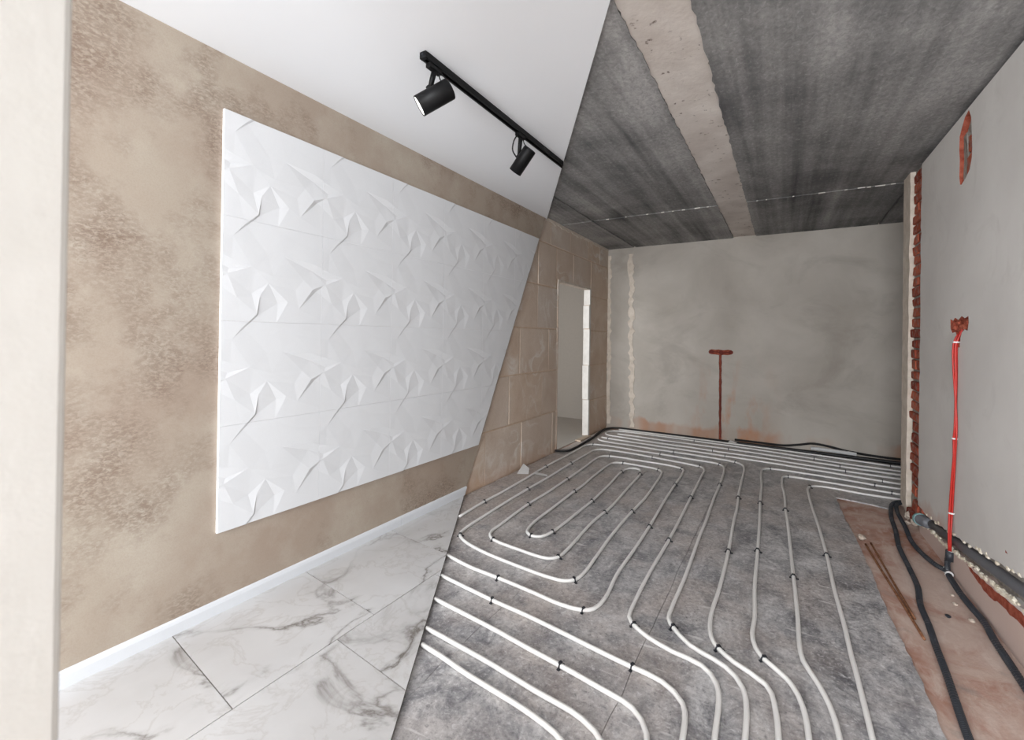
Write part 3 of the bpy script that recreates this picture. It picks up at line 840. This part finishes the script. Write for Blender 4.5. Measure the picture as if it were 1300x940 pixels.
# ---- white floor-heating pipes
PZR = .0105
pipes = [
 ('white heating pipe running closest to the block wall and bending along the back rows',
  [(-2.062, 2.712), (-2.083, 3.08), (-2.082, 3.343), (-2.097, 3.816), (-2.118, 4.257), (-2.118, 4.87), (-2.122, 5.235), (-2.115, 5.391), (-2.06, 5.472), (-1.801, 5.503), (-1.481, 5.469), (-1.232, 5.458), (-.867, 5.422), (-.625, 5.398), (-.553, 5.326), (-.527, 5.189), (-.51, 4.84), (-.505, 4.527), (-.502, 4.163), (-.489, 3.671), (-.487, 3.372), (-.471, 2.702), (-.472, 2.387), (-.465, 2.276), (-.434, 2.224), (-.343, 2.133), (-.194, 2.07), (-.125, 1.98), (-.10, 1.6), (-.10, 1.2)]),
 ('long white heating pipe coiled into the inner spiral of nested loops',
  [(-.19, 1.2), (-.19, 1.7), (-.215, 1.95), (-.28, 2.028), (-.401, 2.051), (-.514, 2.089), (-.592, 2.141), (-.63, 2.19), (-.643, 2.319), (-.653, 2.637), (-.652, 3.155), (-.663, 3.739), (-.673, 4.103), (-.691, 4.828), (-.702, 5.065), (-.745, 5.159), (-.86, 5.19), (-1.277, 5.267), (-1.625, 5.303), (-1.87, 5.29), (-1.939, 5.225), (-1.948, 4.986), (-1.947, 4.514), (-1.933, 3.971), (-1.935, 3.536), (-1.918, 2.868), (-1.898, 2.56), (-1.876, 2.483), (-1.808, 2.427), (-1.627, 2.365), (-1.297, 2.32), (-1.109, 2.31), (-1.03, 2.322), (-.985, 2.37), (-.972, 2.447), (-.981, 2.68), (-1.0, 3.04), (-1.004, 3.53), (-.997, 3.89), (-1.011, 4.22), (-1.035, 4.618), (-1.055, 4.74), (-1.114, 4.811), (-1.307, 4.835), (-1.49, 4.84), (-1.568, 4.798), (-1.587, 4.692), (-1.579, 4.198), (-1.564, 3.904), (-1.566, 3.721), (-1.557, 3.319), (-1.548, 2.941), (-1.529, 2.814), (-1.505, 2.755), (-1.45, 2.726), (-1.395, 2.75), (-1.365, 2.862), (-1.352, 3.30), (-1.350, 3.587), (-1.366, 4.018), (-1.396, 4.497), (-1.389, 4.627), (-1.334, 4.707), (-1.268, 4.695), (-1.223, 4.572), (-1.195, 4.033), (-1.175, 3.535), (-1.190, 3.175), (-1.17, 2.68), (-1.176, 2.551), (-1.222, 2.501), (-1.302, 2.494), (-1.401, 2.502), (-1.632, 2.534), (-1.691, 2.575), (-1.722, 2.64), (-1.728, 2.74), (-1.755, 3.222), (-1.75, 3.599), (-1.759, 3.994), (-1.77, 4.464), (-1.790, 4.88), (-1.772, 4.98), (-1.70, 5.036), (-1.364, 5.042), (-.985, 5.015), (-.895, 4.964), (-.866, 4.80), (-.856, 4.39), (-.844, 3.906), (-.832, 3.629), (-.818, 3.315), (-.81, 2.95), (-.806, 2.538), (-.784, 2.283), (-.799, 2.164), (-.845, 2.122), (-.959, 2.108), (-1.12, 2.128), (-1.355, 2.151), (-1.559, 2.165), (-1.758, 2.205)]),
 ('first white heating pipe emerging from under the tiles below the spiral loops',
  [(-1.636, 2.002), (-1.266, 1.955), (-1.034, 1.935), (-.81, 1.905), (-.592, 1.874), (-.514, 1.866), (-.40, 1.85), (-.31, 1.78), (-.28, 1.6), (-.28, 1.2)]),
 ('second white heating pipe emerging from under the tiles below the spiral loops',
  [(-1.518, 1.808), (-1.155, 1.769), (-.926, 1.737), (-.772, 1.717), (-.6, 1.69), (-.46, 1.66), (-.39, 1.58), (-.37, 1.4), (-.37, 1.2)]),
 ('third white heating pipe emerging from under the tiles below the spiral loops',
  [(-1.398, 1.609), (-1.193, 1.591), (-1.025, 1.575), (-.8, 1.545), (-.6, 1.52), (-.5, 1.46), (-.46, 1.35), (-.46, 1.2)]),
 ('fourth white heating pipe emerging from under the tiles below the spiral loops',
  [(-1.338, 1.513), (-1.23, 1.502), (-1.08, 1.478), (-.75, 1.44), (-.62, 1.40), (-.56, 1.33), (-.55, 1.2)]),
 ('white heating pipe bending down beside the outer spiral loop, fifth row from the back wall',
  [(-2.135, 5.85), (-2.09, 5.76), (-2.0, 5.715), (-1.837, 5.695), (-1.541, 5.682), (-1.361, 5.662), (-1.118, 5.648), (-.903, 5.640), (-.63, 5.611), (-.454, 5.575), (-.385, 5.50), (-.354, 5.349), (-.341, 4.842), (-.331, 4.391), (-.315, 4.072), (-.312, 3.783), (-.295, 3.214), (-.29, 2.744), (-.294, 2.384), (-.271, 2.242), (-.235, 2.178), (-.166, 2.118), (-.05, 2.05), (-.012, 1.9), (-.01, 1.2)]),
 ('white heating pipe turning from the rows by the brick edge, nearest the spiral',
  [(2.2, 5.40), (.945, 5.424), (.738, 5.432), (.537, 5.467), (.262, 5.496), (.038, 5.511), (-.12, 5.50), (-.178, 5.45), (-.193, 5.246), (-.172, 4.817), (-.164, 4.329), (-.149, 3.892), (-.136, 3.316), (-.127, 2.8), (-.112, 2.499), (-.115, 2.372), (-.097, 2.273), (-.06, 2.208), (.02, 2.13), (.07, 2.0), (.08, 1.2)]),
 ('white heating pipe turning from the rows by the brick edge, between two others',
  [(2.2, 5.21), (.913, 5.232), (.831, 5.235), (.364, 5.275), (.06, 5.290), (.005, 5.255), (-.012, 5.06), (.010, 4.619), (.017, 4.235), (.028, 4.007), (.039, 3.637), (.055, 3.063), (.066, 2.668), (.069, 2.392), (.08, 2.282), (.12, 2.18), (.165, 2.0), (.17, 1.2)]),
 ('white heating pipe lying along the edge of the bare reddish strip',
  [(2.2, 5.04), (.874, 5.06), (.582, 5.065), (.413, 5.098), (.298, 5.097), (.218, 5.047), (.192, 4.962), (.19, 4.799), (.204, 4.363), (.223, 3.965), (.238, 3.493), (.243, 3.033), (.255, 2.658), (.257, 2.45), (.262, 2.302), (.27, 1.8), (.27, 1.2)]),
 ('straight white heating pipe laid right beside the black cable of the back wall',
  [(-2.08, 6.575), (-1.6, 6.572), (-1.057, 6.555), (-.619, 6.53), (-.042, 6.495), (.359, 6.46), (.592, 6.43), (.831, 6.392), (1.101, 6.358), (2.2, 6.33)]),
 ('white heating pipe doubled back in a hairpin near the far corner',
  [(2.2, 6.13), (1.062, 6.158), (.534, 6.20), (.041, 6.30), (-.3, 6.355), (-.569, 6.385), (-1.0, 6.42), (-1.321, 6.455), (-1.838, 6.47), (-2.06, 6.455), (-2.15, 6.36), (-2.155, 6.20), (-2.073, 6.105), (-1.894, 6.088), (-1.663, 6.05), (-1.293, 6.015), (-.961, 6.003), (-.728, 5.98), (-.197, 5.945), (.039, 5.905), (.551, 5.838), (1.005, 5.812), (2.2, 5.79)]),
 ('white heating pipe lying inside the hairpin near the far corner',
  [(-2.0, 6.258), (-1.755, 6.25), (-1.351, 6.215), (-.994, 6.204), (-.584, 6.185), (-.059, 6.128), (.099, 6.098), (.521, 6.033), (1.035, 5.991), (2.2, 5.965)]),
 ('white heating pipe laid next to the hairpin, fourth row from the back wall',
  [(-2.112, 5.93), (-2.016, 5.908), (-1.582, 5.865), (-1.257, 5.842), (-.931, 5.821), (-.578, 5.795), (-.036, 5.748), (.094, 5.728), (.818, 5.627), (.974, 5.606), (2.2, 5.58)]),
]
for lab, pts in pipes:
    p3 = [(x, y, PZR) for x, y in pts]
    o = tube('heating_pipe', p3, .0102, M['pex'], None, 8, .045, loc=(p3[0][0], p3[0][1], 0))
    tag(o, lab, 'pipe', 'white floor heating pipes')

# ---- black clips over the pipes
def clip_mesh():
    R_, t_ = .0125, .0034
    arc = [(0, R_ * math.cos(a), .0095 + R_ * math.sin(a)) for a in [math.pi * k / 8 for k in range(9)]]
    arc = [(0, R_, .0008)] + arc + [(0, -R_, .0008)]
    parts = [tube_vf(arc, t_, 6)]
    parts.append(box_vf((-.006, -.026, .0004), (.006, -.011, .006)))
    parts.append(box_vf((-.006, .011, .0004), (.006, .021, .005)))
    parts.append(box_vf((-.0055, -.008, .0205), (.0055, .008, .0262)))
    v, f = cat_vf(parts)
    me = bpy.data.meshes.new('pipe_clip'); me.from_pydata(v, [], f); me.materials.append(M['blackp']); me.update(); return me
clips = [(-2.083, 3.08, 90), (-1.867, 2.475, 141), (-1.642, 2.54, 155), (-1.457, 2.726, 170), (-1.365, 2.862, 89), (-1.176, 2.553, 87), (-1.355, 2.151, 176), (-1.266, 1.955, 175), (-.775, 1.718, 172), (-.99, 2.361, 65), (-1.352, 3.577, 89), (-1.004, 3.53, 89), (-.818, 3.315, 91), (-.652, 3.167, 91), (-.838, 2.124, 160), (-.593, 2.142, 128), (-.521, 1.867, 174), (-.434, 2.224, 135), (-.234, 2.177, 137), (-.295, 3.207, 91), (-.136, 3.32, 91), (-.061, 2.21, 130), (-.673, 4.117, 91), (.015, 4.239, 90), (.055, 3.066, 92), (.238, 3.49, 90), (-2.118, 4.257, 90), (-1.947, 4.514, 91), (-1.935, 3.54, 90), (-1.759, 3.994, 91), (-1.755, 3.222, 89), (-1.566, 3.715, 91), (-1.395, 4.51, 87), (-1.222, 4.554, 93), (-1.70, 5.036, 2), (-1.48, 4.84, 0), (-1.101, 4.801, 150), (-.905, 4.973, 149), (-.76, 5.166, 165), (-1.277, 5.267, 174), (-1.232, 5.458, 176), (-1.12, 5.648, 177), (-.856, 4.396, 91), (-1.016, 6.42, 178), (-2.016, 5.908, 175), (-2.06, 5.472, 10), (-.59, 5.376, 143), (-.454, 5.575, 160), (-.507, 4.631, 91), (-.582, 6.185, 175), (-.737, 5.98, 176), (-.581, 5.795, 176), (-.12, 5.50, 12), (.04, 5.285, 10), (-.163, 4.302, 92), (.30, 6.245, 168), (.21, 5.033, 60), (.521, 6.033, 174), (.552, 5.838, 176), (.82, 5.627, 174), (.738, 5.432, 176), (.831, 5.235, 177), (.993, 6.37, 174), (-.328, 4.338, 91), (-1.180, 3.40, 92)]
CLIP_ON = ['the pipe running closest to the block wall', 'the long pipe of the inner spiral', 'the first pipe below the spiral loops', 'the second pipe below the spiral loops', 'x', 'x', 'the pipe bending down beside the outer spiral loop', 'the pipe turning from the brick-edge rows nearest the spiral', 'the middle pipe turning from the brick-edge rows', 'the pipe beside the bare reddish strip', 'the pipe beside the back wall cable', 'the hairpin pipe near the far corner', 'the pipe inside the far hairpin', 'the pipe next to the far hairpin']
def seg_dist(p, a, b):
    p, a, b = Vector(p), Vector(a), Vector(b); d = b - a
    t = max(0, min(1, (p - a).dot(d) / max(d.dot(d), 1e-9))); return (a + d * t - p).length
cm = clip_mesh()
c0 = bpy.data.objects.new('pipe_clip', cm)
tag(c0, 'small black plastic clip', 'clip', 'black clips on the heating pipes')
for i, (x, y, d) in enumerate(clips):
    o = c0 if i == 0 else c0.copy()
    best = min(range(len(pipes)), key=lambda k: min(seg_dist((x, y), a, b) for a, b in zip(pipes[k][1], pipes[k][1][1:])))
    o['label'] = 'small black plastic clip on ' + CLIP_ON[best]
    COL.objects.link(o)
    o.location = (x, y, 0); o.rotation_euler = (0, 0, math.radians(d + random.uniform(-12, 12)))

# ---- black corrugated pipes on the bare strip
FZ = -.012
def on_floor(pts, r, z=FZ): return [(x, y, z + r + .0005) for x, y in pts]
k1 = [(1.3, 4.995), (.95, 5.0), (.84, 4.97), (.77, 4.85), (.74, 4.70), (.714, 4.5), (.694, 4.229), (.660, 3.908), (.652, 3.565), (.643, 3.326), (.612, 3.104), (.604, 2.907), (.591, 2.732), (.579, 2.52), (.55, 2.1), (.54, 1.4)]
o = corrugated('corrugated_pipe', [(x, y, max(FZ, (.0 if y > 4.8 else FZ)) + .0155) for x, y in k1], .0145, M['corr'])
tag(o, 'long black corrugated pipe winding over the reddish strip past the rusty rods', 'pipe', 'black corrugated pipes')
k2 = [(1.3, 4.95), (.95, 4.953), (.87, 4.94), (.805, 4.86), (.782, 4.72), (.770, 4.382), (.752, 4.036), (.775, 3.824), (.805, 3.71), (.832, 3.665)]
o = corrugated('corrugated_pipe', [(x, y, max(FZ, (.0 if y > 4.78 else FZ)) + .0155 + (.004 if y > 4.6 else 0)) for x, y in k2], .0145, M['corr'])
tag(o, 'black corrugated pipe leading from the brick edge to the foot of the red conduit', 'pipe', 'black corrugated pipes')
k3 = [(.845, 3.655, .125), (.838, 3.652, .06), (.832, 3.62, .012), (.828, 3.50, .004), (.826, 3.375, .0035), (.832, 3.235, .0035), (.842, 3.087, .0035), (.832, 2.92, .0035), (.828, 2.706, .0035), (.82, 2.4, .0035), (.80, 1.6, .0035)]
o = corrugated('corrugated_pipe', k3, .0155, M['corr'])
tag(o, 'black corrugated pipe dropping from the red conduit and running along the right wall', 'pipe', 'black corrugated pipes')

# ---- red conduits on the right wall
rc = thing('red_conduit', (XR(3.62), 3.62, .11), 'red flexible conduit hanging down the pale right wall to the floor', 'conduit')
def xr(y, o): return XR(y) - o
def cond(pts, r): return tube('conduit', [(xr(y, o), y, z) for y, z, o in pts], r, M['redc'], rc, 8, .03)
cond([(3.612, 1.46, -.02), (3.600, 1.40, -.004), (3.594, 1.35, .007), (3.600, 1.18, .006), (3.606, .934, .007), (3.612, .80, .008), (3.636, .55, .009), (3.652, .355, .014), (3.655, .20, .018), (3.655, .13, .016)], .0055)
cond([(3.575, 1.46, -.02), (3.588, 1.40, -.004), (3.590, 1.35, .012), (3.594, 1.18, .010), (3.592, .95, .011), (3.590, .85, .014), (3.600, .80, .015), (3.600, .70, .014), (3.626, .55, .015), (3.646, .355, .018), (3.638, .26, .022), (3.640, .13, .02)], .0062)
cond([(3.60, 1.41, -.002), (3.597, 1.36, .02), (3.588, .90, .006), (3.582, .82, .008), (3.598, .70, .008), (3.640, .36, .008), (3.628, .24, .016), (3.635, .13, .014)], .0045)
for yy, zz_ in ((3.596, 1.36), (3.600, .80), (3.648, .352), (3.646, .125)):
    mesh_obj('cable_tie', *tube_vf([(xr(yy, .009), yy, zz_ - .004), (xr(yy, .009), yy, zz_ + .004)], .0165, 10), M['tie'], rc)
tube('black_sleeve', [(xr(3.648, .013), 3.648, .128), (xr(3.65, .014), 3.650, .07)], .022, M['corr'], rc, 12)
for (x, y, z, d) in ((.833, 3.66, .005, (1, .35, 0)), (.834, 3.60, .006, (-.2, 1, .2))):
    dv = Vector(d).normalized()
    c = Vector((x, y, z))
    mesh_obj('cable_tie', *tube_vf([c - dv * .005, c + dv * .005], .0195, 10), M['tie'], rc)

# ---- grey sewer pipe in its chase
sp = thing('sewer_pipe', (XR(4.2) + .01, 4.27, .06), 'grey plastic sewer pipe set in foam in the chase of the right wall', 'pipe')
tube('pipe', [(XR(4.2) + .020, 4.20, .112), (XR(3.4) + .020, 3.40, .215), (XR(2.776) + .020, 2.776, .297), (XR(1.4) + .020, 1.4, .478)], .027, M['sewer'], sp, 14)
A0 = Vector((XR(4.28) - .012, 4.30, .094)); A1 = Vector((XR(4.16) + .002, 4.15, .118)); ax = (A1 - A0).normalized()
mesh_obj('socket', *tube_vf([A0, A0 + ax * .012, A0 + ax * .014, A1, A1 + ax * .012], [.040, .040, .037, .036, .029], 16), M['sewer'], sp, smooth=True)
mesh_obj('end_ring', *tube_vf([A0 - ax * .004, A0 + ax * .022], [.0425, .0425], 16), M['teal'], sp)

# ---- rods, stones and scraps lying about
def rod(pts, r, lab):
    o = tube('steel_rod', on_floor(pts, r), r, M['rust'], None, 7, .06, loc=(pts[0][0], pts[0][1], FZ)); tag(o, lab, 'rod', 'rusty rods on the bare strip')
rod([(.478, 3.86), (.510, 3.434), (.540, 3.078), (.562, 2.78)], .0062, 'long rusty rod lying beside the edge of the foil')
rod([(.512, 3.905), (.533, 3.501), (.553, 3.126), (.563, 2.96)], .0055, 'thin rusty rod lying nearer the black corrugated pipe')
rubble = [((.466, 3.95, FZ), (.022, .034, .018), 'pale lump of mortar at the end of the rusty rods'), ((.826, 4.585, FZ), (.024, .034, .030), 'pale mortar lump at the foot of the brick edge'),
          ((.842, 4.46, FZ), (.026, .034, .028), 'mortar lump beside the end of the grey sewer pipe'), ((.80, 4.47, FZ), (.016, .02, .014), 'small mortar crumb in front of the sewer pipe'),
          ((.775, 3.243, FZ), (.010, .014, .007), 'white crumb lying left of the wall-side black pipe'), ((.800, 3.09, FZ), (.012, .016, .008), 'white crumb touching the wall-side black pipe'),
          ((.71, 3.077, FZ), (.012, .012, .007), 'dark crumb between the two black pipes'), ((.79, 3.35, FZ), (.009, .012, .006), 'tiny white crumb near the foot of the red conduit')]
for i, (c, s, lab) in enumerate(rubble):
    tag(lump('mortar_lump', c, s, M['corr'] if 'dark' in lab else M['stone'], None, seed=i + 3), lab, 'rubble')

def scrap(name, pts, lab, mat='silver', group=None):
    c = Vector((sum(p[0] for p in pts) / len(pts), sum(p[1] for p in pts) / len(pts), 0))
    n = len(pts); top = [tuple(p) for p in pts]; bot = [(p[0], p[1], p[2] - .0012) for p in pts]
    f = [(0, i, i + 1) for i in range(1, n - 1)] + [(n, n + i + 1, n + i) for i in range(1, n - 1)] + [(i, (i + 1) % n, (i + 1) % n + n, i + n) for i in range(n)]
    tag(mesh_obj(name, top + bot, f, M[mat], None, loc=c), lab, 'foil scrap')
scrap('foil_scrap', [(-2.296, 4.10, .05), (-2.255, 3.90, .002), (-2.155, 3.955, .002), (-2.20, 4.05, .03)], 'curled silver foil scrap leaning on the block wall')
scrap('foil_scrap', [(-2.09, 3.93, .0225), (-1.97, 3.99, .002), (-1.99, 4.04, .002), (-2.10, 3.99, .0225)], 'flat silver foil scrap by the pipe along the block wall')
scrap('foil_scrap', [(-.62, 6.52, .024), (-.53, 6.50, .024), (-.52, 6.56, .03), (-.60, 6.575, .045)], 'silver foil scrap below the T-shaped groove')
bdz = box('threshold_board', (XL - .02, 5.55, .0), (XL + .05, 5.92, .018), M['wood'], jit=.006, loc=(XL, 5.7, 0)); tag(bdz, 'small grey board lying on the doorway threshold', 'board')

# ---- cables along the back wall
def yb(x, o): return YB(x) - o
cab = [(-2.318, 4.884), (-2.25, 4.915), (-2.19, 4.97), (-2.170, 5.15), (-2.185, 5.58), (-2.195, 5.80), (-2.245, 6.25), (-2.235, 6.52), (-2.12, yb(-2.1, .035)), (-1.875, yb(-1.9, .022)), (-1.35, yb(-1.35, .018)), (-.715, yb(-.7, .018)), (-.336, yb(-.3, .018)), (-.043, yb(0, .018)), (.313, yb(.3, .018)), (.677, yb(.7, .018)), (1.124, yb(1.1, .018)), (2.2, yb(2.2, .018))]
o = corrugated('black_conduit', [(x, y, .0155) for x, y in cab], .0145, M['cable'], pitch=.012)
tag(o, 'black conduit curving from the doorway along the foot of the back wall', 'conduit')
cab2 = [(-.55, .02, .050), (-.3, .02, .050), (.0, .02, .052), (.15, .02, .080), (.30, .02, .115), (.45, .02, .105), (.62, .022, .075), (.85, .022, .056), (1.15, .022, .052), (2.2, .022, .052)]
o = corrugated('black_conduit', [(x, yb(x, b), z) for x, b, z in cab2], .0145, M['cable'], pitch=.012)
tag(o, 'second black conduit arching up against the back wall over the silver sleeve', 'conduit')
o = tube('black_conduit', [(x, yb(x, .056 + .004 * math.sin(x * 7)), .0185) for x in (-.60, -.3, 0, .3, .5, .8, 1.1, 2.0)], .0165, M['cable'], None, 8, .05)
tag(o, 'thick black conduit lying in front of the others beside the outermost heating pipe', 'conduit')
cs = [(.28, .05, .062), (.42, .048, .064), (.55, .048, .060), (.72, .046, .054)]
P = catmull([(x, yb(x, b), z) for x, b, z in cs], .015)
o = mesh_obj('foil_sleeve', *tube_vf(P, [.021 + .004 * mnoise.noise(Vector((i * .7, 0, 0))) for i in range(len(P))], 9), M['silver'])
tag(o, 'crumpled silver foil sleeve lying on the black conduits by the back wall', 'pipe sleeve')
